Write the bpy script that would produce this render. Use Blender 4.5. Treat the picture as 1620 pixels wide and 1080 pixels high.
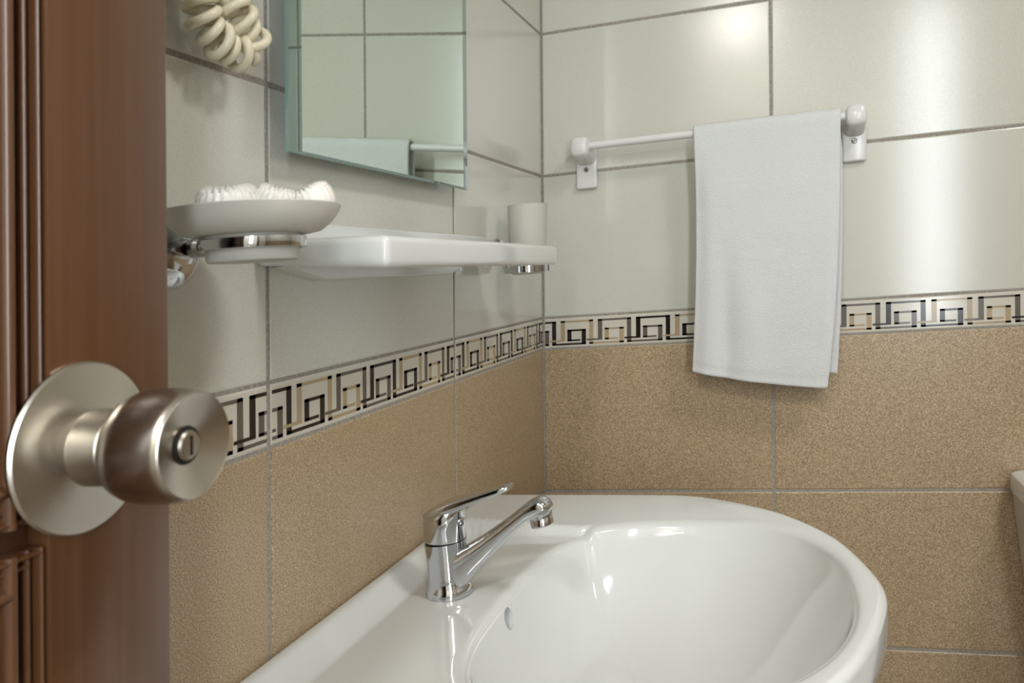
import bpy, bmesh, math, random
from mathutils import Vector, Matrix, noise

random.seed(7)
for o in list(bpy.data.objects): bpy.data.objects.remove(o)
scene = bpy.context.scene
COL = scene.collection
PI = math.pi

# ------------------------------------------------------------------ room axes
# x: from the mirror wall into the room, y: towards the towel wall, z: up.
# The room is modelled square, then sheared to fit image coordinates: heights climb by RISE per metre away from the mirror wall.
RISE = 0.068
def S(p): return Vector((p[0], p[1], p[2] + RISE * p[0]))

# ------------------------------------------------------------------ camera
F_PX, CX, CY = 1321.67, 889.45, 414.23
cd = bpy.data.cameras.new('camera'); cam = bpy.data.objects.new('camera', cd); COL.objects.link(cam)
cd.sensor_width = 36.0; cd.lens = F_PX / 1620 * 36
cd.shift_x = (810 - CX) / 1620
cd.shift_y = (CY - 540) / 1620
cd.clip_start = 0.01
yaw, roll = math.radians(-15.3118), math.radians(-0.4408)
fw = Vector((math.sin(yaw), math.cos(yaw), 0)); rt = Vector((math.cos(yaw), -math.sin(yaw), 0)); up = Vector((0, 0, 1))
r3 = rt * math.cos(roll) + up * math.sin(roll); u3 = up * math.cos(roll) - rt * math.sin(roll)
M = Matrix((r3, u3, -fw)).transposed().to_4x4(); M.translation = Vector((0.4214, -1.4084, 0.403))
cam.matrix_world = M
cd.dof.use_dof = True; cd.dof.focus_distance = 1.25; cd.dof.aperture_fstop = 18
scene.camera = cam

# ------------------------------------------------------------------ light
w = bpy.data.worlds.new('world'); scene.world = w; w.use_nodes = True
w.node_tree.nodes['Background'].inputs[0].default_value = (0.80, 0.90, 1.0, 1)
w.node_tree.nodes['Background'].inputs[1].default_value = 1.0
vs = scene.view_settings
vs.view_transform = 'Standard'; vs.look = 'None'; vs.gamma = 1.0; vs.use_curve_mapping = False
vs.exposure = 0.08
def area(name, loc, rot, sx, sy, power, col, shape='RECTANGLE'):
    l = bpy.data.lights.new(name, 'AREA'); l.shape = shape; l.size = sx; l.size_y = sy; l.energy = power; l.color = col
    o = bpy.data.objects.new(name, l); o.location = S(loc); o.rotation_euler = rot; COL.objects.link(o); return o
LAMP = (1.08, -1.02)                                   # the bathroom's ceiling lamp
area('ceiling_lamp_light', (LAMP[0], LAMP[1], 1.452), (0, 0, 0), 0.36, 0.36, 11.5, (1.0, 0.975, 0.95), 'DISK')
area('hall_window_light', (1.05, -2.525, 0.76), (math.radians(90), 0, 0), 0.20, 1.40, 21, (0.88, 0.95, 1.0))
area('hall_lamp_light', (0.20, -2.28, 1.452), (0, 0, 0), 0.24, 0.24, 16, (1.0, 0.97, 0.93), 'DISK')

# ------------------------------------------------------------------ materials
def lin(c): return tuple(((v / 255) / 12.92 if v / 255 <= 0.04045 else ((v / 255 + 0.055) / 1.055) ** 2.4) for v in c) + (1,)
def mat(name, rgb, rough=0.5, metal=0.0, **kw):
    m = bpy.data.materials.new(name); m.use_nodes = True
    b = m.node_tree.nodes['Principled BSDF']
    b.inputs['Base Color'].default_value = lin(rgb); b.inputs['Roughness'].default_value = rough; b.inputs['Metallic'].default_value = metal
    for k, v in kw.items(): b.inputs[k.replace('_', ' ')].default_value = v
    return m
def nodes(m): return m.node_tree.nodes, m.node_tree.links, m.node_tree.nodes['Principled BSDF']
def coords(m, scale=(1, 1, 1), kind='Object', rnd=True):
    n, l, b = nodes(m)
    tc = n.new('ShaderNodeTexCoord'); mp = n.new('ShaderNodeMapping'); mp.inputs['Scale'].default_value = scale
    if rnd:
        oi = n.new('ShaderNodeObjectInfo'); mu = n.new('ShaderNodeMath'); mu.operation = 'MULTIPLY'; mu.inputs[1].default_value = 50
        ad = n.new('ShaderNodeVectorMath'); l.new(oi.outputs['Random'], mu.inputs[0])
        l.new(tc.outputs[kind], ad.inputs[0]); l.new(mu.outputs[0], ad.inputs[1]); l.new(ad.outputs[0], mp.inputs[0])
    else: l.new(tc.outputs[kind], mp.inputs[0])
    return mp.outputs[0]
def noise_tex(m, vec, scale, detail=2, rough=0.5):
    n, l, b = nodes(m); t = n.new('ShaderNodeTexNoise'); t.inputs['Scale'].default_value = scale
    t.inputs['Detail'].default_value = detail; t.inputs['Roughness'].default_value = rough; l.new(vec, t.inputs['Vector']); return t.outputs['Fac']
def ramp(m, fac, stops):
    n, l, b = nodes(m); r = n.new('ShaderNodeValToRGB'); e = r.color_ramp.elements
    while len(e) < len(stops): e.new(0.5)
    for i, (p, c) in enumerate(stops): e[i].position = p; e[i].color = lin(c)
    l.new(fac, r.inputs[0]); return r.outputs[0]
def bump(m, fac, strength, dist):
    n, l, b = nodes(m); k = n.new('ShaderNodeBump'); k.inputs['Strength'].default_value = strength; k.inputs['Distance'].default_value = dist
    l.new(fac, k.inputs['Height']); l.new(k.outputs[0], b.inputs['Normal'])

M_white = mat('white_tile', (203, 201, 192), 0.14, Coat_Weight=0.0)
v = coords(M_white, (1, 1, 1.6)); f = noise_tex(M_white, v, 700, 2, 0.6)
nodes(M_white)[1].new(ramp(M_white, f, [(0.30, (193, 192, 181)), (0.70, (211, 210, 200))]), nodes(M_white)[2].inputs['Base Color'])
bump(M_white, f, 0.07, 0.0006)
M_beige = mat('beige_tile', (165, 138, 105), 0.28)
v = coords(M_beige, (1, 1, 1.5)); f = noise_tex(M_beige, v, 760, 2, 0.6)
nodes(M_beige)[1].new(ramp(M_beige, f, [(0.32, (113, 93, 68)), (0.5, (166, 143, 112)), (0.68, (219, 198, 166))]), nodes(M_beige)[2].inputs['Base Color'])
bump(M_beige, f, 0.18, 0.0006)
M_grout = mat('grout', (140, 134, 124), 0.85)
f = noise_tex(M_grout, coords(M_grout, rnd=False), 300, 2)
nodes(M_grout)[1].new(ramp(M_grout, f, [(0.3, (134, 128, 118)), (0.7, (166, 160, 151))]), nodes(M_grout)[2].inputs['Base Color'])
M_border = mat('border_cream', (205, 200, 188), 0.14)
M_kblack = mat('border_black', (24, 20, 18), 0.18)
M_kgrey = mat('border_grey', (98, 90, 82), 0.18)
M_ktan = mat('border_tan', (172, 153, 122), 0.18)
M_paint = mat('painted_plaster', (225, 222, 212), 0.8)
M_floor = mat('floor_stone', (120, 104, 84), 0.4)
M_ceramic = mat('glazed_ceramic', (219, 221, 219), 0.09, Coat_Weight=0.3, Coat_Roughness=0.03)
M_plastic = mat('white_plastic', (220, 220, 219), 0.22)
M_chrome = mat('chrome', (205, 207, 210), 0.06, 1.0)
M_mirror = mat('mirror_silver', (214, 226, 218), 0.0, 1.0)
M_bevel = mat('mirror_bevel_glass', (158, 178, 176), 0.02, 1.0)
M_gedge = mat('mirror_glass_edge', (120, 150, 140), 0.15, 0.0)
M_back = mat('mirror_backing', (70, 66, 62), 0.7)
M_steel = mat('brushed_steel', (196, 190, 180), 0.27, 1.0, Anisotropic=0.75)
n_, l_, b_ = nodes(M_steel); tg = n_.new('ShaderNodeTangent'); tg.direction_type = 'RADIAL'; tg.axis = 'X'; l_.new(tg.outputs[0], b_.inputs['Tangent'])
M_steel2 = mat('satin_steel', (190, 184, 174), 0.30, 1.0)
M_dark = mat('dark_gap', (18, 16, 14), 0.6)
M_wood = mat('varnished_wood', (88, 52, 28), 0.30, Coat_Weight=0.35, Coat_Roughness=0.12)
v = coords(M_wood, (1, 1, 0.02), rnd=False); f = noise_tex(M_wood, v, 160, 4, 0.6)
nodes(M_wood)[1].new(ramp(M_wood, f, [(0.25, (82, 52, 31)), (0.75, (99, 66, 42))]), nodes(M_wood)[2].inputs['Base Color'])
M_towel = mat('terry_cotton', (221, 223, 223), 0.95, Sheen_Weight=0.15)
f = noise_tex(M_towel, coords(M_towel, rnd=False), 520, 3, 0.7); bump(M_towel, f, 0.8, 0.0022)
M_cord = mat('ivory_cord', (222, 213, 186), 0.34)
M_frost = mat('frosted_glass', (236, 234, 226), 0.45, Transmission_Weight=0.40, IOR=1.45)
M_soap = mat('white_soap_wrap', (240, 236, 228), 0.35)
M_screw = mat('screw_metal', (150, 148, 142), 0.3, 1.0)
M_lampd = mat('lamp_diffuser', (255, 246, 230), 0.5)
nodes(M_lampd)[2].inputs['Emission Color'].default_value = (1, 0.94, 0.84, 1); nodes(M_lampd)[2].inputs['Emission Strength'].default_value = 2.0

# ------------------------------------------------------------------ helpers
ORI = {}                                                # object -> its origin in room axes
def link(o, loc, parent):
    ORI[o.name] = Vector(loc)
    if parent is not None:
        o.parent = parent; o.location = S(loc) - S(ORI[parent.name])
    else: o.location = S(loc)
    COL.objects.link(o)
    return o
def tag(o, label=None, cat=None, group=None, kind=None):
    if label: o['label'] = label
    if cat: o['category'] = cat
    if group: o['group'] = group
    if kind: o['kind'] = kind
    return o
def empty(name, loc, parent=None):
    o = bpy.data.objects.new(name, None); o.empty_display_size = 0.03; return link(o, loc, parent)
def mesh_data(name, bm, mats, org, sharp=35):
    me = bpy.data.meshes.new(name)
    O = S(org)
    for vt in bm.verts: vt.co = S(vt.co) - O
    bmesh.ops.recalc_face_normals(bm, faces=bm.faces)
    bm.to_mesh(me); bm.free()
    for m in (mats if isinstance(mats, (list, tuple)) else [mats]): me.materials.append(m)
    me.polygons.foreach_set('use_smooth', [True] * len(me.polygons))
    me.set_sharp_from_angle(angle=math.radians(sharp))
    return me
def obj(name, bm, mats, parent=None, org=None, sharp=35):
    if org is None:
        xs = [vt.co for vt in bm.verts]
        org = (sum(c.x for c in xs) / len(xs), sum(c.y for c in xs) / len(xs), min(c.z for c in xs))
    o = bpy.data.objects.new(name, mesh_data(name, bm, mats, org, sharp))
    return link(o, org, parent)
def box(bm, lo, hi, bev=0.0, seg=2):
    r = bmesh.ops.create_cube(bm, size=1.0); vs_ = r['verts']
    for vt in vs_: vt.co = Vector([lo[i] + (vt.co[i] + 0.5) * (hi[i] - lo[i]) for i in range(3)])
    if bev:
        es = list({e for vt in vs_ for e in vt.link_edges})
        bmesh.ops.bevel(bm, geom=es, offset=bev, segments=seg, profile=0.5, affect='EDGES')
    return bm
def bx(lo, hi, bev=0.0, seg=2): return box(bmesh.new(), lo, hi, bev, seg)
def rings(bm, rs, cap0=True, cap1=True, closed=True):
    vv = [[bm.verts.new(p) for p in r] for r in rs]; n = len(vv[0])
    for a, b in zip(vv, vv[1:]):
        for i in range(n if closed else n - 1):
            j = (i + 1) % n
            try: bm.faces.new((a[i], a[j], b[j], b[i]))
            except ValueError: pass
    if cap0: bm.faces.new(vv[0][::-1])
    if cap1: bm.faces.new(vv[-1])
    return bm
def frame_of(d):
    d = Vector(d).normalized(); a = Vector((0, 0, 1)) if abs(d.z) < 0.9 else Vector((1, 0, 0))
    u = a.cross(d).normalized(); return d, u, d.cross(u).normalized()
def lathe(prof, org, axis, seg=32, cap0=True, cap1=True, bm=None):
    bm = bm or bmesh.new(); d, u, v_ = frame_of(axis); o = Vector(org)
    rs = [[o + d * t + (u * math.cos(2 * PI * k / seg) + v_ * math.sin(2 * PI * k / seg)) * max(r, 1e-5) for k in range(seg)] for r, t in prof]
    return rings(bm, rs, cap0, cap1)
def tube(pts, rad, seg=12, bm=None, caps=True):
    bm = bm or bmesh.new(); pts = [Vector(p) for p in pts]; rs = []; u = None
    for i, p in enumerate(pts):
        t = (pts[min(i + 1, len(pts) - 1)] - pts[max(i - 1, 0)]).normalized()
        if u is None: u = frame_of(t)[1]
        u = (u - t * u.dot(t)).normalized(); v_ = t.cross(u)
        r = rad[i] if isinstance(rad, (list, tuple)) else rad
        rs.append([p + (u * math.cos(2 * PI * k / seg) + v_ * math.sin(2 * PI * k / seg)) * r for k in range(seg)])
    return rings(bm, rs, caps, caps)
def sst(a, b, x):
    t = min(1, max(0, (x - a) / (b - a))); return t * t * (3 - 2 * t)
def lerp_pts(keys, x):
    for (x0, *a), (x1, *b) in zip(keys, keys[1:]):
        if x <= x1:
            t = (x - x0) / (x1 - x0) if x1 > x0 else 0
            return [p + (q - p) * t for p, q in zip(a, b)]
    return list(keys[-1][1:])
def catmull(pts, n):
    P = [Vector(p) for p in pts]; out = []
    for i in range(len(P) - 1):
        p0, p1, p2, p3 = P[max(i - 1, 0)], P[i], P[i + 1], P[min(i + 2, len(P) - 1)]
        for k in range(n):
            t = k / n
            out.append(0.5 * ((2 * p1) + (p2 - p0) * t + (2 * p0 - 5 * p1 + 4 * p2 - p3) * t * t + (3 * p1 - p0 - 3 * p2 + p3) * t ** 3))
    out.append(P[-1]); return out

# ------------------------------------------------------------------ the room shell
HY = -2.55                                             # far wall of the hall
X1, Y1, Z0, Z1 = 1.592, -1.80, -0.75, 1.5535
TH, TW, BH, JT = 0.25, 0.40, 0.0535, 0.0050            # tile height, tile width, border height, joint
def shell(name, lo, hi, m): return tag(obj(name, bx(lo, hi), m), kind='structure')
G = 0.0009                                             # the tiles stand this far proud of the grout
wall_left = shell('wall_left', (-0.12, Y1, Z0), (-G, 0.0, Z1), M_grout)
wall_back = shell('wall_back', (-0.12, G, Z0), (X1 + 0.1, 0.12, Z1), M_grout)
wall_right = shell('wall_right', (X1 + G, Y1, Z0), (X1 + 0.1, 0.0, Z1), M_grout)
DX0, DX1, DZ = 0.085, 1.00, 1.38                      # doorway in the front wall
bm = bx((-0.12, Y1 - 0.10, Z0), (DX0, Y1 - G, Z1)); box(bm, (DX1, Y1 - 0.10, Z0), (X1 + 0.1, Y1 - G, Z1)); box(bm, (DX0, Y1 - 0.10, DZ), (DX1, Y1 - G, Z1))
wall_front = tag(obj('wall_front', bm, M_paint), kind='structure')
shell('floor', (-0.7, HY - 0.1, Z0 - 0.1), (2.3, 0.12, Z0), M_floor)
shell('ceiling', (-0.7, HY - 0.1, Z1), (2.3, 0.12, Z1 + 0.1), M_paint)
# the hall outside the open door, daylight falls in through its window
W0, W1, WZ0, WZ1 = 0.93, 1.17, 0.04, 1.48
bm = bx((-0.7, HY - 0.1, Z0), (W0, HY, Z1)); box(bm, (W1, HY - 0.1, Z0), (2.3, HY, Z1)); box(bm, (W0, HY - 0.1, Z0), (W1, HY, WZ0)); box(bm, (W0, HY - 0.1, WZ1), (W1, HY, Z1))
tag(obj('wall_hall_far', bm, M_paint), kind='structure')
shell('wall_hall_left', (-0.8, HY - 0.1, Z0), (-0.7, Y1 - 0.1, Z1), M_paint)
shell('wall_hall_right', (2.3, HY - 0.1, Z0), (2.4, Y1 - 0.1, Z1), M_paint)
bm = bx((DX0 - 0.005, Y1 - 0.105, Z0), (DX0 + 0.02, Y1 + 0.012, DZ), 0.002); box(bm, (DX1 - 0.02, Y1 - 0.105, Z0), (DX1 + 0.005, Y1 + 0.012, DZ), 0.002); box(bm, (DX0 + 0.02, Y1 - 0.105, DZ - 0.025), (DX1 - 0.02, Y1 + 0.012, DZ), 0.002)
tag(obj('trim_1', bm, M_wood), 'brown wooden frame of the open doorway', kind='structure')

# tile pieces: front chamfered, shared meshes
def tile_bm(wd, ht, wall):
    """a tile wd x ht whose lower left front corner is the origin; wall gives the axes"""
    bm = bmesh.new(); c = 0.0017; d = 0.006
    def P(s, z, dep):
        if wall == 'left': return (-dep, s, z)
        if wall == 'back': return (s, dep, z)
        if wall == 'right': return (dep, -s, z)
    q = lambda s0, s1, z0, z1, dep: [bm.verts.new(P(*a, dep)) for a in ((s0, z0), (s1, z0), (s1, z1), (s0, z1))]
    A = q(c, wd - c, c, ht - c, 0.0); B = q(0, wd, 0, ht, 0.0006); D = q(0, wd, 0, ht, d)
    bm.faces.new(A)
    for U, V in ((A, B), (B, D)):
        for i in range(4): bm.faces.new((U[i], U[(i + 1) % 4], V[(i + 1) % 4], V[i]))
    return bm
cache = {}
def put_tile(name, wd, ht, wall, parent, loc, m):
    key = (name, round(wd, 4), round(ht, 4), wall)
    if key not in cache: cache[key] = mesh_data(name, tile_bm(wd, ht, wall), m, (0, 0, 0), 8)
    return link(bpy.data.objects.new(name, cache[key]), loc, parent)
# the border's key pattern: every colour runs tail, arch, foot line and inner square; (s0, s1, z0, z1, layer)
PITCH = TW / 6
KEY = [(-0.30, 0.10, 0.20, 0.255, 1), (0.0, 0.115, 0.20, 0.90, 0), (0.0, 0.875, 0.838, 0.90, 0), (0.765, 0.875, 0.075, 0.90, 0),
       (0.77, 1.68, 0.075, 0.135, 0), (1.565, 1.68, 0.075, 0.595, 0), (1.18, 1.68, 0.535, 0.595, 0), (1.18, 1.29, 0.20, 0.595, 0), (1.18, 1.53, 0.20, 0.255, 0)]
KM = {'B': M_kblack, 'C': M_ktan, 'A': M_kgrey}; KN = {'B': 'black_key_print', 'C': 'tan_key_print', 'A': 'grey_key_print'}
def key_bm(col, wd, wall, off):
    bm = bmesh.new(); seq = 'BCA'; H = BH - 0.0024; any_ = False
    for k in range(-2, 9):
        if seq[k % 3] != col: continue
        s_ = (k - 0.435) * PITCH - off
        for a, b, z0, z1, lay in KEY:
            x0, x1 = max(0.0014, s_ + a * PITCH), min(wd - 0.0014, s_ + b * PITCH)
            if x1 - x0 < 0.0004: continue
            th = 0.00035 + 0.0002 * lay
            lo, hi = (x0, z0 * H), (x1, z1 * H); any_ = True
            if wall == 'left': box(bm, (0, lo[0], lo[1]), (th, hi[0], hi[1]))
            elif wall == 'back': box(bm, (lo[0], -th, lo[1]), (hi[0], 0, hi[1]))
            else: box(bm, (-th, -hi[0], lo[1]), (0, -lo[0], hi[1]))
    return bm if any_ else None
def put_border(wd, wall, parent, loc, off=0.0):
    loc = (loc[0], loc[1], loc[2] - JT / 2 + 0.0012)
    t = put_tile('border_tile', wd, BH - 0.0024, wall, parent, loc, M_border)
    for c in 'BCA':
        key = ('key', c, round(wd, 4), wall, round(off, 4))
        if key not in cache: cache[key] = mesh_data(KN[c], key_bm(c, wd, wall, off), KM[c], (0, 0, 0), 20)
        link(bpy.data.objects.new(KN[c], cache[key]), loc, t)
ROWS = [(-0.75, 'b'), (-0.5, 'b'), (-0.25, 'b'), (0.0, 'b'), (0.25, 'k'), (0.3035, 'w'), (0.5535, 'w'), (0.8035, 'w'), (1.0535, 'w'), (1.3035, 'w')]
def tile_wall(wall, parent, edges, place):
    for a, b in zip(edges, edges[1:]):
        for z, k in ROWS:
            loc = place(a + JT / 2, z + JT / 2)
            if k == 'k': put_border(b - a - JT, wall, parent, loc, off=(TW - (b - a)) if wall != 'right' and a == edges[0] and b - a < TW - 1e-4 else 0.0)
            else: put_tile('white_tile' if k == 'w' else 'beige_tile', b - a - JT, TH - JT, wall, parent, loc, M_white if k == 'w' else M_beige)
tile_wall('left', wall_left, [-1.80, -1.6, -1.2, -0.8, -0.4, 0.0], lambda s, z: (0, s, z))
tile_wall('back', wall_back, [0.0, 0.392, 0.792, 1.192, 1.592], lambda s, z: (s, 0, z))
tile_wall('right', wall_right, [0.0, 0.4, 0.8, 1.2, 1.6, 1.8], lambda s, z: (X1, -s, z))

# ceiling lamp
def ceiling_lamp(x, y, r, label):
    cl = tag(empty('ceiling_lamp', (x, y, 1.46)), label, 'lamp')
    obj('lamp_base', lathe([(r, 0), (r + 0.006, 0.004), (r + 0.006, 0.085), (r, 0.0925)], (x, y, 1.4608), (0, 0, 1), 40), M_plastic, cl)
    obj('lamp_diffuser', lathe([(0.02, 0), (r * 0.6, 0.0005), (r * 0.95, 0.001), (r, 0.002)], (x, y, 1.4575), (0, 0, 1), 40), M_lampd, cl)
ceiling_lamp(LAMP[0], LAMP[1], 0.20, 'round white flush lamp on the bathroom ceiling')
ceiling_lamp(0.20, -2.28, 0.14, 'small round white lamp on the hall ceiling outside the door')

# ------------------------------------------------------------------ wash basin
BCX, BCY = 0.30, -0.615
half = [(0.0, 0.319), (0.14, 0.319), (0.25, 0.3175), (0.298, 0.3105), (0.340, 0.290), (0.373, 0.2675), (0.405, 0.240), (0.432, 0.206), (0.456, 0.168), (0.4755, 0.123), (0.494, 0.055), (0.5015, 0.0)]
sm = catmull([(a, b, 0) for a, b in half + [(a, -b) for a, b in half[::-1][1:]]], 20)
full = [(p.x, p.y) for p in sm]
nb = 70
full += [(0.0, -0.319 + 0.638 * k / nb) for k in range(1, nb)]
def rb(c, s):
    a = 0.180 if c > 0 else 0.160; n = 2.25 if c > 0 else 2.25 + 0.9 * min(1, abs(c) * 1.5)
    return (abs(c / a) ** n + abs(s / 0.228) ** n) ** (-1 / n)
def deck_z(x, y, s, wd):
    dy = abs(y - BCY)
    z = 0.0755 - 0.0075 * (1 - s) ** 1.5 * sst(0.012, 0.075, wd)
    z += 0.0015 * (1 - sst(0.0, 0.03, x))
    m = (0.75 * min(1, max(0, (x - 0.013) / 0.027)) + 0.25 * sst(0.010, 0.043, x)) * ((1 - sst(0.186, 0.196, dy)) if y > BCY else (1 - sst(0.262, 0.276, dy))) * (1 - sst(0.185, 0.25, x))
    return z + (0.0585 - z) * m
bm = bmesh.new(); RS = []
ZB = -0.052
cols = []
for (x, yy) in full:
    y = BCY + yy; dx, dy = x - BCX, y - BCY; Ro = math.hypot(dx, dy); c, s = dx / Ro, dy / Ro
    Rb = rb(c, s); col = []
    ze = deck_z(BCX + c * Rb, BCY + s * Rb, 0, Ro - Rb)
    p = 3.4 + 2.8 * max(0, -c) ** 1.5
    re = 0.010                                          # rounding of the bowl's edge
    for t in (0.075, 0.15, 0.25, 0.35, 0.45, 0.54, 0.62, 0.69, 0.75, 0.80, 0.84, 0.875, 0.905, 0.93, 0.955):
        g = t ** p; zz = ZB + (ze - re * 0.9 - ZB) * (0.10 * t + 0.90 * g) / (0.10 * 0.955 + 0.90 * 0.955 ** p)
        col.append((BCX + c * Rb * t, BCY + s * Rb * t, zz))
    R0 = Rb * 0.955
    for k in range(1, 7):                               # edge quarter
        a_ = k / 6; R = R0 + (Rb + 0.006 - R0) * (1 - math.cos(a_ * PI / 2)); zz = (ze - re * 0.9) + re * 0.9 * math.sin(a_ * PI / 2)
        col.append((BCX + c * R, BCY + s * R, zz))
    Rs = Rb + 0.006
    Re = Ro - 0.008
    for k in range(1, 57):
        q = k / 56; R = Rs + (Re - Rs) * q; X, Y = BCX + c * R, BCY + s * R
        col.append((X, Y, deck_z(X, Y, q, Ro - Rb) if q > 0.0 else ze))
    zt = deck_z(BCX + c * Ro, BCY + s * Ro, 1.0, Ro - Rb)
    # outward normal of the lip is taken radially
    for k in range(1, 7):
        a_ = k / 6 * PI / 2; R = Re + 0.008 * math.sin(a_); col.append((BCX + c * R, BCY + s * R, zt - 0.008 * (1 - math.cos(a_))))
    wallside = x < 0.001
    for fr, dz in ((1.0, 0.030), (0.997, 0.038), (0.985, 0.043), (0.955, 0.052), (0.90, 0.070), (0.80, 0.098), (0.65, 0.125), (0.45, 0.142), (0.22, 0.150), (0.05, 0.152)):
        R = Ro * fr if not wallside else Ro * (fr if fr < 0.9 else 1 - (1 - fr) * 0.3)
        col.append((BCX + c * R, BCY + s * R, zt - dz))
    cols.append(col)
nr = len(cols[0]); RS = [[cols[i][j] for i in range(len(cols))] for j in range(nr)]
rings(bm, RS)
basin = tag(empty('wash_basin', (0.25, BCY, -0.08)), 'white ceramic wash basin with an oval bowl fixed under the mirror', 'basin')
bowl = obj('basin_body', bm, M_ceramic, basin, sharp=60)
ov_c = Vector((0.1455, -0.626, 0.0395))
cut = bpy.data.objects.new('overflow_cutter', mesh_data('overflow_cutter', lathe([(0.0108, -0.034), (0.0108, 0.012)], (0, 0, 0), (0.93, 0, 0.25), 28), M_ceramic, (0, 0, 0)))
cut.location = S(ov_c); COL.objects.link(cut)
bo = bowl.modifiers.new('overflow', 'BOOLEAN'); bo.object = cut; bo.operation = 'DIFFERENCE'; bo.solver = 'EXACT'
dg = bpy.context.evaluated_depsgraph_get()
me = bpy.data.meshes.new_from_object(bowl.evaluated_get(dg)); bowl.modifiers.clear()
if len(me.polygons) > 1000:
    bowl.data = me; me.set_sharp_from_angle(angle=math.radians(50)); me.name = 'basin_body'
bpy.data.objects.remove(cut)
obj('overflow_shade_disc', lathe([(0.0105, 0.0), (0.0105, 0.001)], ov_c - Vector((0.93, 0, 0.25)).normalized() * 0.0055, (0.93, 0, 0.25), 24), M_dark, basin)  # near-black disc in the overflow pocket, its colour stands in for the shade inside
obj('drain', lathe([(0.004, 0.0035), (0.012, 0.0035), (0.021, 0.003), (0.024, 0.001), (0.024, -0.004)], (BCX, BCY, ZB + 0.002), (0, 0, 1), 28), M_chrome, basin)

# ------------------------------------------------------------------ faucet
FY = -0.612
fau = tag(empty('faucet', (0.080, FY, 0.0585)), 'chrome single lever mixer tap standing on the wash basin', 'faucet')
obj('tap_body', lathe([(0.0243, 0.0), (0.0245, 0.003), (0.0232, 0.0075), (0.0215, 0.011), (0.0208, 0.02), (0.0207, 0.034), (0.0212, 0.046), (0.0218, 0.0545)], (0.0808, FY, 0.0583), (-0.075, 0, 1), 40), M_chrome, fau)
obj('joint_ring', lathe([(0.0205, 0), (0.0205, 0.0022)], (0.0766, FY, 0.1127), (-0.075, 0, 1), 32), M_dark, fau)
# cap with a slanted top
bm = bmesh.new(); sg = 40; rr = []
for lev in range(7):
    ring = []
    for k in range(sg):
        a = 2 * PI * k / sg; cx_, cy_ = math.cos(a), math.sin(a)
        ztop = 0.1370 + 0.0065 * (cx_ + 1)
        if lev <= 4:
            t = (0, 0.04, 0.5, 0.86, 0.95)[lev]; R = 0.0222 if 0 < lev < 4 else 0.0218 - (0.0002 if lev == 4 else 0); z = 0.1148 + (ztop - 0.1148) * t
        else:
            R = (0.0200, 0.0165)[lev - 5]; z = ztop + (0.0, 0.0016)[lev - 5]
        ring.append((0.0762 + cx_ * R - (z - 0.1148) * 0.02, FY + cy_ * R, z))
    rr.append(ring)
rings(bm, rr)
lever = obj('lever_cap', bm, M_chrome, fau, sharp=50)
def sect(x, z, hh, hw, tilt, n=24, p=3.2):
    """rounded rectangle section across the x-z plane path, tilt in radians"""
    out = []
    for k in range(n):
        a = 2 * PI * k / n; c, s = math.cos(a), math.sin(a)
        u = math.copysign(abs(c) ** (2 / p), c) * hw; v_ = math.copysign(abs(s) ** (2 / p), s) * hh
        out.append((x - v_ * math.sin(tilt), FY + u, z + v_ * math.cos(tilt)))
    return out
bm = bmesh.new()
keys = [(0.0575, 0.1380, 0.0020, 0.0125, 0.40), (0.060, 0.1400, 0.0042, 0.0165, 0.40), (0.070, 0.1435, 0.0060, 0.0190, 0.36), (0.085, 0.1485, 0.0062, 0.0185, 0.31), (0.100, 0.1535, 0.0052, 0.0165, 0.28), (0.118, 0.1592, 0.0042, 0.0145, 0.26), (0.136, 0.1644, 0.0034, 0.0130, 0.26), (0.1455, 0.1672, 0.0028, 0.0115, 0.26), (0.1485, 0.1682, 0.0012, 0.0095, 0.26)]
rings(bm, [sect(*k, n=36, p=7) for k in keys])
obj('lever', bm, M_chrome, lever, sharp=28)
obj('lever_screw', lathe([(0.0042, 0), (0.0042, 0.0018), (0.003, 0.0024)], (0.0965, FY - 0.006, 0.134), (0.9, -0.4, 0.0), 20), M_chrome, lever)
# spout: tapering arm that ends in a rounded head
bm = bmesh.new()
tb = [((0.0800, 0.0985), (0.0890, 0.0620)), ((0.0950, 0.1060), (0.1015, 0.0690)), ((0.1055, 0.1115), (0.1110, 0.0795)), ((0.118, 0.1190), (0.1228, 0.0922)), ((0.132, 0.1280), (0.1362, 0.1065)), ((0.1455, 0.1372), (0.1492, 0.1188)), ((0.158, 0.1466), (0.1600, 0.1285)), ((0.167, 0.1532), (0.1668, 0.1335)), ((0.1745, 0.1570), (0.1735, 0.1362)), ((0.1815, 0.1572), (0.1800, 0.1372)), ((0.1870, 0.1535), (0.1855, 0.1385)), ((0.1905, 0.1485), (0.1892, 0.1412))]
hws = [0.0165, 0.0165, 0.0155, 0.0145, 0.0138, 0.0134, 0.0134, 0.0135, 0.0135, 0.0130, 0.0118, 0.0085]
rings(bm, [sect((a[0] + b[0]) / 2, (a[1] + b[1]) / 2, math.hypot(a[0] - b[0], a[1] - b[1]) / 2, hw, math.atan2(b[0] - a[0], a[1] - b[1]), 28, 3.4) for (a, b), hw in zip(tb, hws)])
spout = obj('spout', bm, M_chrome, fau, sharp=60)
obj('aerator', lathe([(0.0118, -0.004), (0.0118, 0.0095), (0.0112, 0.0102), (0.0112, 0.011), (0.0116, 0.0116), (0.0116, 0.0178), (0.0100, 0.0188), (0.0095, 0.017)], (0.1775, FY, 0.1470), (0.20, 0, -0.98), 32), M_chrome, spout)

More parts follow.
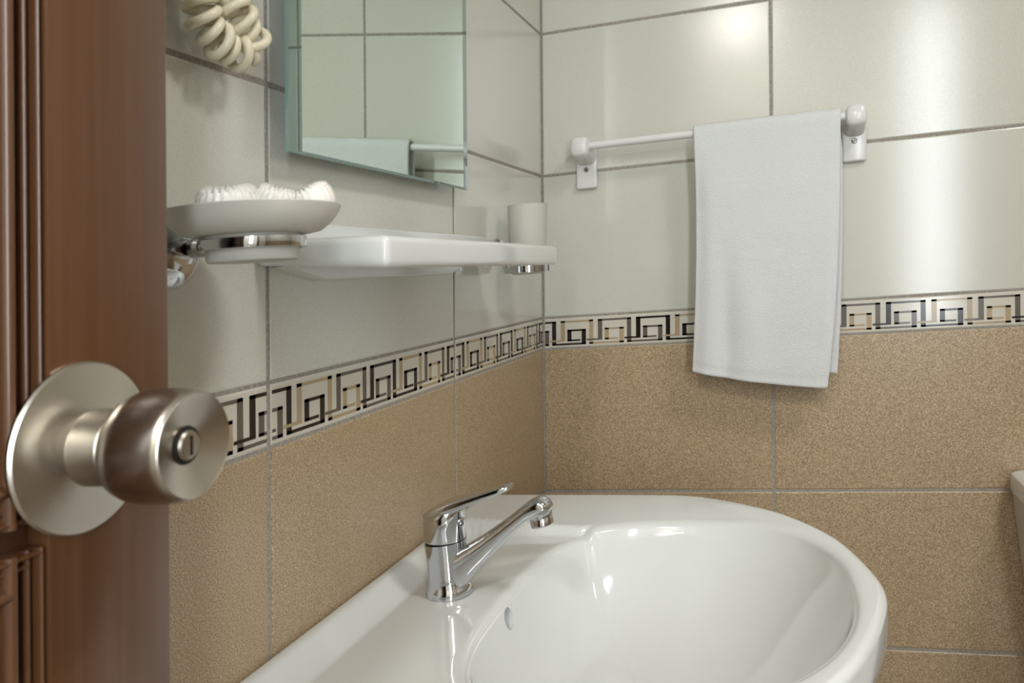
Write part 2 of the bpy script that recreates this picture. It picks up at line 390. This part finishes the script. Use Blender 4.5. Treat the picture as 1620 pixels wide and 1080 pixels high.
# ------------------------------------------------------------------ mirror
mz0, mz1, my0, my1, tilt = 0.4945, 1.06, -0.8025, -0.408, 0.0
def mp(y, z, off=0.0):                                 # a point on the mirror glass, off in front of it
    return (0.0240 + tilt * (z - mz0) + off, y, z - tilt * off)
mir = tag(empty('mirror', (0.012, -0.6, mz0)), 'tall frameless mirror with slanting glass edges above the white shelf', 'mirror')
BV, BD = 0.017, 0.0017
def quad_ring(inset, off): return [mp(my0 + inset, mz0 + inset * 0.12, off), mp(my1 - inset, mz0 + inset * 0.12, off), mp(my1 - inset, mz1 - inset, off), mp(my0 + inset, mz1 - inset, off)]
bm = bmesh.new(); bm.faces.new([bm.verts.new(p) for p in quad_ring(BV, 0.0)])
obj('mirror_glass', bm, M_mirror, mir, sharp=5)
bm = bmesh.new(); rings(bm, [quad_ring(BV, 0.0), quad_ring(0.0, -BD)], False, False)
obj('bevel', bm, M_bevel, mir, sharp=1)
bm = bmesh.new(); rings(bm, [quad_ring(0.0, -BD), quad_ring(0.0, -0.005)], False, True)
obj('glass_edge', bm, M_gedge, mir, sharp=5)
bm = bmesh.new(); rings(bm, [[mp(y, z, o) for y, z in ((my0 + 0.06, mz0 + 0.05), (my1 - 0.06, mz0 + 0.05), (my1 - 0.06, mz1 - 0.05), (my0 + 0.06, mz1 - 0.05))] for o in (-0.0052, -0.012)])
obj('backing_board', bm, M_back, mir, sharp=5)
for y in (my0 + 0.10, my1 - 0.10):
    z = mz1 - 0.08; obj('wall_mount', tube([(0.0002, y, z), mp(y, z, -0.010)], 0.008, 16), M_back, mir)
    z = mz0 + 0.07; obj('wall_mount', tube([(0.0002, y, z), mp(y, z, -0.010)], 0.008, 16), M_back, mir)

# ------------------------------------------------------------------ shelf
sh = tag(empty('wall_shelf', (0.0, -0.575, 0.391)), 'white ceramic shelf on the wall below the mirror', 'shelf')
bm = bx((0.0004, -0.820, 0.391), (0.1205, -0.330, 0.417), 0.006, 4)
for vt in bm.verts: vt.co.z += (1 - vt.co.x / 0.1205) * (0.0105 if vt.co.z < 0.404 else 0.0055)
obj('shelf_board', bm, M_ceramic, sh)
def prism_x(pts, x0, x1, bev=0.003):                   # pts in (y, z), extruded along x
    bm = bmesh.new(); rings(bm, [[(x0, y, z) for y, z in pts], [(x1, y, z) for y, z in pts]])
    es = [e for e in bm.edges if min(v_.co.x for v_ in e.verts) > x0 + 1e-5]
    if bev: bmesh.ops.bevel(bm, geom=es, offset=bev, segments=3, profile=0.5, affect='EDGES')
    return bm
obj('back_plate', prism_x([(-0.770, 0.4172), (-0.322, 0.4172), (-0.312, 0.4225), (-0.318, 0.4365), (-0.335, 0.4375), (-0.735, 0.4375), (-0.757, 0.4345)], 0.0003, 0.014), M_ceramic, sh)
obj('mounting_rib', prism_x([(-0.795, 0.4002), (-0.737, 0.3878), (-0.450, 0.3878), (-0.408, 0.3995)], 0.0003, 0.018, 0.0015), M_ceramic, sh)

# ------------------------------------------------------------------ tumbler in its holder
TX, TY = 0.048, -0.236
th_ = tag(empty('tumbler_holder', (0.0, TY, 0.40)), 'small chrome wall ring that carries the frosted tumbler', 'holder')
obj('wall_flange', lathe([(0.0135, 0), (0.0135, 0.004), (0.011, 0.007), (0.006, 0.008)], (0.0002, TY, 0.4255), (1, 0, 0), 24), M_chrome, th_)
obj('arm', tube([(0.006, TY, 0.4255), (0.0105, TY, 0.4245), (0.0125, TY, 0.4205), (0.0128, TY, 0.394), (0.0150, TY, 0.390)], 0.0035, 14), M_chrome, th_)
obj('ring', lathe([(0.0302, -0.0045), (0.0345, -0.0045), (0.0345, 0.0045), (0.0302, 0.0045), (0.0302, -0.0045)], (TX, TY, 0.3895), (0, 0, 1), 40, False, False), M_chrome, th_)
tag(obj('tumbler', lathe([(0.012, 0.0), (0.0215, 0.0006), (0.0245, 0.004), (0.0265, 0.012), (0.0296, 0.1010), (0.0300, 0.1018), (0.0270, 0.1018), (0.0240, 0.014), (0.020, 0.007), (0.010, 0.006)], (TX, TY, 0.382), (0, 0, 1), 40), M_frost), 'frosted glass tumbler in the corner beside the shelf', 'tumbler')

# ------------------------------------------------------------------ soap dish in its holder
DXc, DYc = 0.074, -0.923
so = tag(empty('soap_dish_holder', (0.0, DYc, 0.40)), 'chrome wall bracket with a ring under the soap dish', 'holder')
obj('wall_flange', lathe([(0.028, 0), (0.028, 0.003), (0.0255, 0.0075), (0.017, 0.0115), (0.010, 0.0135)], (0.0002, -0.917, 0.4135), (1, 0, 0), 36), M_chrome, so)
obj('arm', tube([(0.010, -0.917, 0.4135), (0.022, -0.918, 0.4125), (0.0405, -0.9205, 0.4114)], [0.0072, 0.0068, 0.0058], 18), M_chrome, so)
obj('ring', lathe([(0.0306, -0.0034), (0.0325, -0.0039), (0.0346, -0.0034), (0.0353, 0), (0.0346, 0.0034), (0.0325, 0.0039), (0.0306, 0.0034), (0.0306, -0.0034)], (DXc, DYc, 0.4114), (0, 0, 1), 44, False, False), M_chrome, so)
dish = tag(empty('soap_dish', (DXc, DYc, 0.3995)), 'round frosted glass soap dish held by the chrome ring', 'soap dish')
obj('dish_bowl', lathe([(0.010, 0.0176), (0.037, 0.0176), (0.0445, 0.0192), (0.0505, 0.0240), (0.0545, 0.0292), (0.0568, 0.0338), (0.0572, 0.0350), (0.0566, 0.0356), (0.0553, 0.0350), (0.0520, 0.0295), (0.048, 0.0250), (0.042, 0.0222), (0.034, 0.0210), (0.008, 0.0208)], (DXc, DYc, 0.3995), (0, 0, 1), 56), M_frost, dish)
obj('dish_foot', lathe([(0.020, 0.0), (0.0285, 0.0005), (0.0298, 0.003), (0.0300, 0.0176), (0.018, 0.0176)], (DXc, DYc, 0.3995), (0, 0, 1), 48), M_frost, dish)
def soap(name, c, r, h, tilt_v, label, seed):
    rnd = random.Random(seed); bm = bmesh.new(); d, u, v_ = frame_of(tilt_v); seg = 66; rs = []
    prof = [(0.05, -0.5), (0.55, -0.5), (0.85, -0.42), (0.98, -0.2), (1.0, 0.0), (0.97, 0.22), (0.84, 0.40), (0.62, 0.47), (0.36, 0.46), (0.16, 0.42), (0.03, 0.41)]
    ph = [rnd.random() * 0.35 for _ in range(seg)]
    for rr_, hh in prof:
        ring = []
        for k in range(seg):
            a = 2 * PI * k / seg
            pl = 0.045 * math.cos(22 * (a + 0.5 * (1 - rr_)) + ph[k]) * (1 if hh > -0.3 else 0.3)
            R = r * (rr_ + pl * min(1, rr_ * 1.6) * 0.55); H = h * (hh + pl * 1.7 * (1 if hh > 0.1 else 0))
            ring.append(Vector(c) + d * H + (u * math.cos(a) + v_ * math.sin(a)) * R)
        rs.append(ring)
    rings(bm, rs)
    return tag(obj(name, bm, M_soap, sharp=70), label, 'soap', 'wrapped soaps in the dish')
soap('wrapped_soap', (0.063, -0.934, 0.4375), 0.0200, 0.026, (0.05, -0.15, 1), 'pleat-wrapped white soap lying at the door side of the dish', 1)
soap('wrapped_soap', (0.0855, -0.9155, 0.4370), 0.0150, 0.024, (0.35, 0.10, 1), 'small wrapped white soap leaning in the middle of the dish', 2)
soap('wrapped_soap', (0.1050, -0.9000, 0.4385), 0.0150, 0.021, (-0.30, -0.20, 1), 'wrapped white soap leaning out over the rim towards the mirror', 3)

# ------------------------------------------------------------------ coiled cord
cp = [(0.026, -0.917, 0.72), (0.026, -0.914, 0.66), (0.027, -0.9165, 0.615), (0.027, -0.9150, 0.583), (0.027, -0.9065, 0.567), (0.028, -0.891, 0.5592), (0.029, -0.8765, 0.5572), (0.031, -0.8655, 0.5610), (0.034, -0.8690, 0.5700), (0.035, -0.883, 0.5790), (0.034, -0.889, 0.591), (0.031, -0.888, 0.615), (0.027, -0.886, 0.66), (0.026, -0.884, 0.72)]
path = catmull(cp, 60); L = [0]
for a, b in zip(path, path[1:]): L.append(L[-1] + (b - a).length)
tot = L[-1]; pitch, hr = 0.0102, 0.0100; n = int(tot / pitch * 20); pts = []; u = None; j = 0
for i in range(n + 1):
    s = tot * i / n
    while j < len(L) - 2 and L[j + 1] < s: j += 1
    t = (s - L[j]) / max(1e-9, L[j + 1] - L[j]); p = path[j].lerp(path[j + 1], t); d = (path[j + 1] - path[j]).normalized()
    if u is None: u = frame_of(d)[1]
    u = (u - d * u.dot(d)).normalized(); v_ = d.cross(u); a = 2 * PI * s / pitch
    pts.append(p + (u * math.cos(a) + v_ * math.sin(a)) * hr * (1 + 0.16 * math.sin(s * 310) * sst(0.12, 0.17, s)))
pts = [Vector((0.001, -0.917, 0.735))] + pts + [Vector((0.001, -0.880, 0.735))]
tag(obj('coiled_cord', tube(pts, 0.0036, 10), M_cord, sharp=80), 'ivory coiled cable hanging in a loop on the wall left of the mirror', 'cord')

# ------------------------------------------------------------------ towel rail
RY, RZ, RL, RR = -0.052, 0.5895, 0.083, 0.5195
rail = tag(empty('towel_rail', (0.30, 0.0, RZ)), 'white plastic towel rail screwed to the tiles of the far wall', 'towel rail')
obj('rail_bar', tube([(RL + 0.008, RY, RZ), (RR - 0.008, RY, RZ)], 0.0066, 20), M_plastic, rail)
for xx in (RL, RR):
    # arm: rounded nose that carries the bar; plate: tongue with the screw
    bm = bmesh.new(); rs = []
    for y, hw, zt, zb in ((-0.0004, 0.0180, RZ + 0.014, RZ - 0.030), (-0.014, 0.0172, RZ + 0.0155, RZ - 0.026), (-0.034, 0.0162, RZ + 0.0165, RZ - 0.021), (-0.056, 0.0158, RZ + 0.0165, RZ - 0.0185), (-0.0625, 0.0148, RZ + 0.0148, RZ - 0.0165), (-0.066, 0.0120, RZ + 0.011, RZ - 0.012)):
        zc, hh = (zt + zb) / 2, (zt - zb) / 2
        rs.append([(xx + math.copysign(abs(math.cos(a)) ** 0.55, math.cos(a)) * hw, y, zc + math.copysign(abs(math.sin(a)) ** 0.7, math.sin(a)) * hh) for a in [2 * PI * k / 36 for k in range(36)]])
    rings(bm, rs); br = obj('bracket', bm, M_plastic, rail, sharp=55)
    bm = bx((xx - 0.0185, -0.0110, RZ - 0.0665), (xx + 0.0185, -0.0004, RZ + 0.010), 0.0035, 3)
    obj('bracket_plate', bm, M_plastic, br)
    sc = obj('screw', lathe([(0.0042, 0), (0.0042, 0.0012), (0.0032, 0.0019)], (xx, -0.0108, RZ - 0.034), (0, -1, 0), 20), M_screw, br)
    bm = bx((xx - 0.0024, -0.0130, RZ - 0.0345), (xx + 0.0024, -0.0124, RZ - 0.0335)); box(bm, (xx - 0.0005, -0.0130, RZ - 0.0364), (xx + 0.0005, -0.0124, RZ - 0.0316))
    obj('screw_slot', bm, M_dark, br)

# ------------------------------------------------------------------ towel
NU, NV = 56, 150
bm = bmesh.new(); grid = []
R_ = 0.0112
for i in range(NU + 1):
    uu = i / NU; row = []
    zbf = 0.2065 - 0.033 * uu - 0.004 * math.sin(uu * PI)        # front hem
    zbb = 0.226 - 0.034 * uu                                      # back hem
    lf, lb = RZ - zbf, RZ - zbb; arc = PI * R_; tot = lf + arc + lb
    for j in range(NV + 1):
        s = tot * j / NV
        if s < lf:
            q = 1 - s / lf; z = RZ - lf * q; y = RY - R_ - 0.003 * math.sin(q * PI)   # q = 0 at the bar, 1 at the hem
            xl, xr = 0.2725 - 0.0055 * q ** 1.6 + 0.004 * math.sin(q * PI), 0.4965 - 0.006 * q - 0.0165 * q ** 3
            f_ = sst(0.35, 0.8, q)
            y += 0.006 * math.exp(-((uu - 0.16 - 0.10 * q) / 0.07) ** 2) * f_ - 0.004 * math.exp(-((uu - 0.32 - 0.12 * q) / 0.09) ** 2) * f_
            y += 0.007 * sst(0.12, 0.0, uu) * sst(0.0, 0.3, q) + 0.002 * math.sin(uu * 9 + q * 3) * q
            y += 0.0045 * sst(0.93, 1.0, uu) * sst(0.0, 0.2, q)
            hem = 0.0
            d_ = lf * (1 - q)
            if 0.010 < d_ < 0.0135: y += 0.0013
        elif s < lf + arc:
            a = (s - lf) / R_; z = RZ + R_ * math.sin(a); y = RY - R_ * math.cos(a); xl, xr = 0.2725, 0.4965; q = 0
        else:
            q = (s - lf - arc) / lb; z = RZ - lb * q; y = RY + R_ + 0.004 * q; xl, xr = 0.2725 + 0.004 * q, 0.4965 + 0.0035 * sst(0, 0.15, q) - 0.010 * q ** 3
        x = xl + (xr - xl) * uu
        p = Vector((x, y, z)); nz = noise.noise(p * 18) * 0.0012
        row.append(bm.verts.new((x, y + nz, z)))
    grid.append(row)
for i in range(NU):
    for j in range(NV): bm.faces.new((grid[i][j], grid[i + 1][j], grid[i + 1][j + 1], grid[i][j + 1]))
tw = tag(obj('towel', bm, M_towel, sharp=80), 'white terry towel hanging folded over the rail', 'towel')
so_ = tw.modifiers.new('thickness', 'SOLIDIFY'); so_.thickness = 0.0062; so_.offset = 0.0; so_.use_rim = True
bv = tw.modifiers.new('soft_edges', 'BEVEL'); bv.width = 0.0022; bv.segments = 2; bv.limit_method = 'ANGLE'; bv.angle_limit = math.radians(60)

# ------------------------------------------------------------------ the open door with its knob
DPX = 0.120                                             # plane of the visible face
DE = -1.0562                                            # free edge
door = tag(empty('door_1', (0.10, -1.40, Z0 + 0.01)), 'dark brown varnished wooden door standing open along the mirror wall', kind='structure')
ZD0, ZD1 = Z0 + 0.012, DZ - 0.03
SW = 0.0705                                             # width of the stile beside the mouldings
obj('door_leaf', bx((DPX - 0.038, Y1 + 0.014, ZD0), (DPX - 0.0125, DE, ZD1), 0.0015), M_wood, door)
obj('door_stile', bx((DPX - 0.0124, DE - SW, ZD0), (DPX, DE - 0.0001, ZD1), 0.0012), M_wood, door)
obj('door_stile', bx((DPX - 0.0124, Y1 + 0.014, ZD0), (DPX, Y1 + 0.014 + 0.11, ZD1), 0.0012), M_wood, door)
def bead(y, z0, z1, r, h, name='moulding'):             # half-round bead along z on the door leaf
    bm = bmesh.new(); sec = [(DPX - 0.0122 + (h + 0.0122) * math.sin(a), y + r * math.cos(a)) for a in [PI * k / 12 for k in range(13)]]
    rings(bm, [[(x, yy, z0) for x, yy in sec], [(x, yy, z1) for x, yy in sec]]); return obj(name, bm, M_wood, door, sharp=50)
def beadh(z, y0, y1, r, h):
    bm = bmesh.new(); sec = [(DPX - 0.0122 + (h + 0.0122) * math.sin(a), z + r * math.cos(a)) for a in [PI * k / 12 for k in range(13)]]
    rings(bm, [[(x, y0, zz) for x, zz in sec], [(x, y1, zz) for x, zz in sec]]); obj('moulding', bm, M_wood, door, sharp=50)
YA = DE - SW; YB = Y1 + 0.014 + 0.11
for z0, z1 in ((0.2885, ZD1 - 0.11), (ZD0 + 0.12, 0.2775)):
    for y_, r_, h_ in ((-0.0022, 0.0020, -0.0012), (-0.0066, 0.0021, -0.0035), (-0.0155, 0.0042, -0.0006), (-0.0240, 0.0040, -0.0040)):
        bead(YA + y_, z0, z1, r_, h_); bead(YB - y_, z0, z1, r_, h_)
        beadh(z0 - y_, YB - y_, YA + y_, r_, h_); beadh(z1 + y_, YB - y_, YA + y_, r_, h_)
    obj('door_panel', bx((DPX - 0.0123, YB + 0.028, z0 + 0.028), (DPX - 0.002, YA - 0.028, z1 - 0.028), 0.0012), M_wood, door)
obj('door_rail', bx((DPX - 0.0124, YB + 0.001, ZD1 - 0.108), (DPX, YA - 0.001, ZD1), 0.0012), M_wood, door)
obj('door_rail', bx((DPX - 0.0124, YB + 0.001, ZD0), (DPX, YA - 0.001, ZD0 + 0.118), 0.0012), M_wood, door)
KY, KZ = -1.1105, 0.3150
knob = obj('door_knob', lathe([(0.0130, 0.0256), (0.0162, 0.0257), (0.0196, 0.0268), (0.0219, 0.0290), (0.0234, 0.0330), (0.0242, 0.0385), (0.0244, 0.0440), (0.0241, 0.0500), (0.0234, 0.0555), (0.0225, 0.0588), (0.0217, 0.0596), (0.0208, 0.0590), (0.0080, 0.0548), (0.0075, 0.0546)], (DPX, KY, KZ), (1, 0, 0), 64), M_steel, door, sharp=50)
obj('rosette', lathe([(0.0372, 0.0002), (0.0376, 0.0020), (0.0366, 0.0032), (0.0330, 0.0040), (0.0240, 0.0062), (0.0180, 0.0078), (0.0150, 0.0086)], (DPX, KY, KZ), (1, 0, 0), 72), M_steel, knob, sharp=30)
obj('neck', lathe([(0.0160, 0.0074), (0.0168, 0.0082), (0.0168, 0.0232), (0.0161, 0.0242), (0.0130, 0.0244)], (DPX, KY, KZ), (1, 0, 0), 48), M_steel2, knob, sharp=24)
obj('neck_gap', lathe([(0.0128, 0.0240), (0.0128, 0.0262)], (DPX, KY, KZ), (1, 0, 0), 32), M_dark, knob)
obj('lock_ring', lathe([(0.0080, 0.0540), (0.0080, 0.0552), (0.0066, 0.0552), (0.0066, 0.0540)], (DPX, KY, KZ), (1, 0, 0), 32), M_dark, knob)
obj('lock_button', lathe([(0.0065, 0.0540), (0.0065, 0.0560), (0.0056, 0.0570), (0.0030, 0.0574)], (DPX, KY, KZ), (1, 0, 0), 32), M_steel2, knob)
obj('button_slot', bx((DPX + 0.0560, KY - 0.0008, KZ - 0.0040), (DPX + 0.0576, KY + 0.0008, KZ + 0.0040)), M_dark, knob)

# ------------------------------------------------------------------ toilet
TX0, TX1 = 0.7375, 1.115
toi = tag(empty('toilet', ((TX0 + TX1) / 2, -0.10, Z0)), 'white ceramic toilet with a lidded cistern against the far wall', 'toilet')
def rrect(x0, x1, y0, y1, z, r, n=6):
    out = []
    for cx_, cy_, a0 in ((x1 - r, y1 - r, 0), (x0 + r, y1 - r, PI / 2), (x0 + r, y0 + r, PI), (x1 - r, y0 + r, 3 * PI / 2)):
        for k in range(n + 1):
            a = a0 + PI / 2 * k / n; out.append((cx_ + r * math.cos(a), cy_ + r * math.sin(a), z))
    return out
bm = bmesh.new()
rings(bm, [rrect(TX0 + 0.0035 + d, TX1 - 0.0035 - d, -0.180 + d * 0.6, -0.004, z, 0.012) for z, d in ((-0.38, 0.050), (-0.36, 0.042), (-0.20, 0.0225), (-0.10, 0.0105), (-0.01, 0.0005), (0.0005, 0.0))])
tank = obj('cistern', bm, M_ceramic, toi)
bm = bmesh.new()
rings(bm, [rrect(TX0 + d, TX1 - d, -0.186 + d, -0.003 - d * 0.3, z, 0.015) for z, d in ((0.0025, 0.002), (0.0045, 0.0), (0.024, 0.0), (0.0285, 0.0015), (0.0315, 0.006), (0.0325, 0.014))])
obj('cistern_lid', bm, M_ceramic, toi)
obj('flush_button', lathe([(0.021, 0), (0.021, 0.004), (0.018, 0.0055)], ((TX0 + TX1) / 2, -0.095, 0.0322), (0, 0, 1), 28), M_chrome, toi)
bm = bmesh.new(); xm = (TX0 + TX1) / 2
def oval(cy_, a, b, z, n=40): return [(xm + a * math.cos(2 * PI * k / n), cy_ + b * math.sin(2 * PI * k / n), z) for k in range(n)]
rings(bm, [oval(-0.30, 0.11, 0.20, Z0 + 0.001), oval(-0.30, 0.105, 0.19, Z0 + 0.03), oval(-0.31, 0.095, 0.18, Z0 + 0.16), oval(-0.36, 0.15, 0.23, Z0 + 0.29), oval(-0.385, 0.180, 0.265, Z0 + 0.37), oval(-0.385, 0.182, 0.268, Z0 + 0.39)])
obj('toilet_bowl', bm, M_ceramic, toi)
bm = bmesh.new(); rings(bm, [oval(-0.39, 0.185, 0.262, Z0 + 0.392), oval(-0.39, 0.188, 0.266, Z0 + 0.40), oval(-0.39, 0.186, 0.264, Z0 + 0.425), oval(-0.39, 0.165, 0.245, Z0 + 0.435)])
obj('seat_cover', bm, M_plastic, toi)
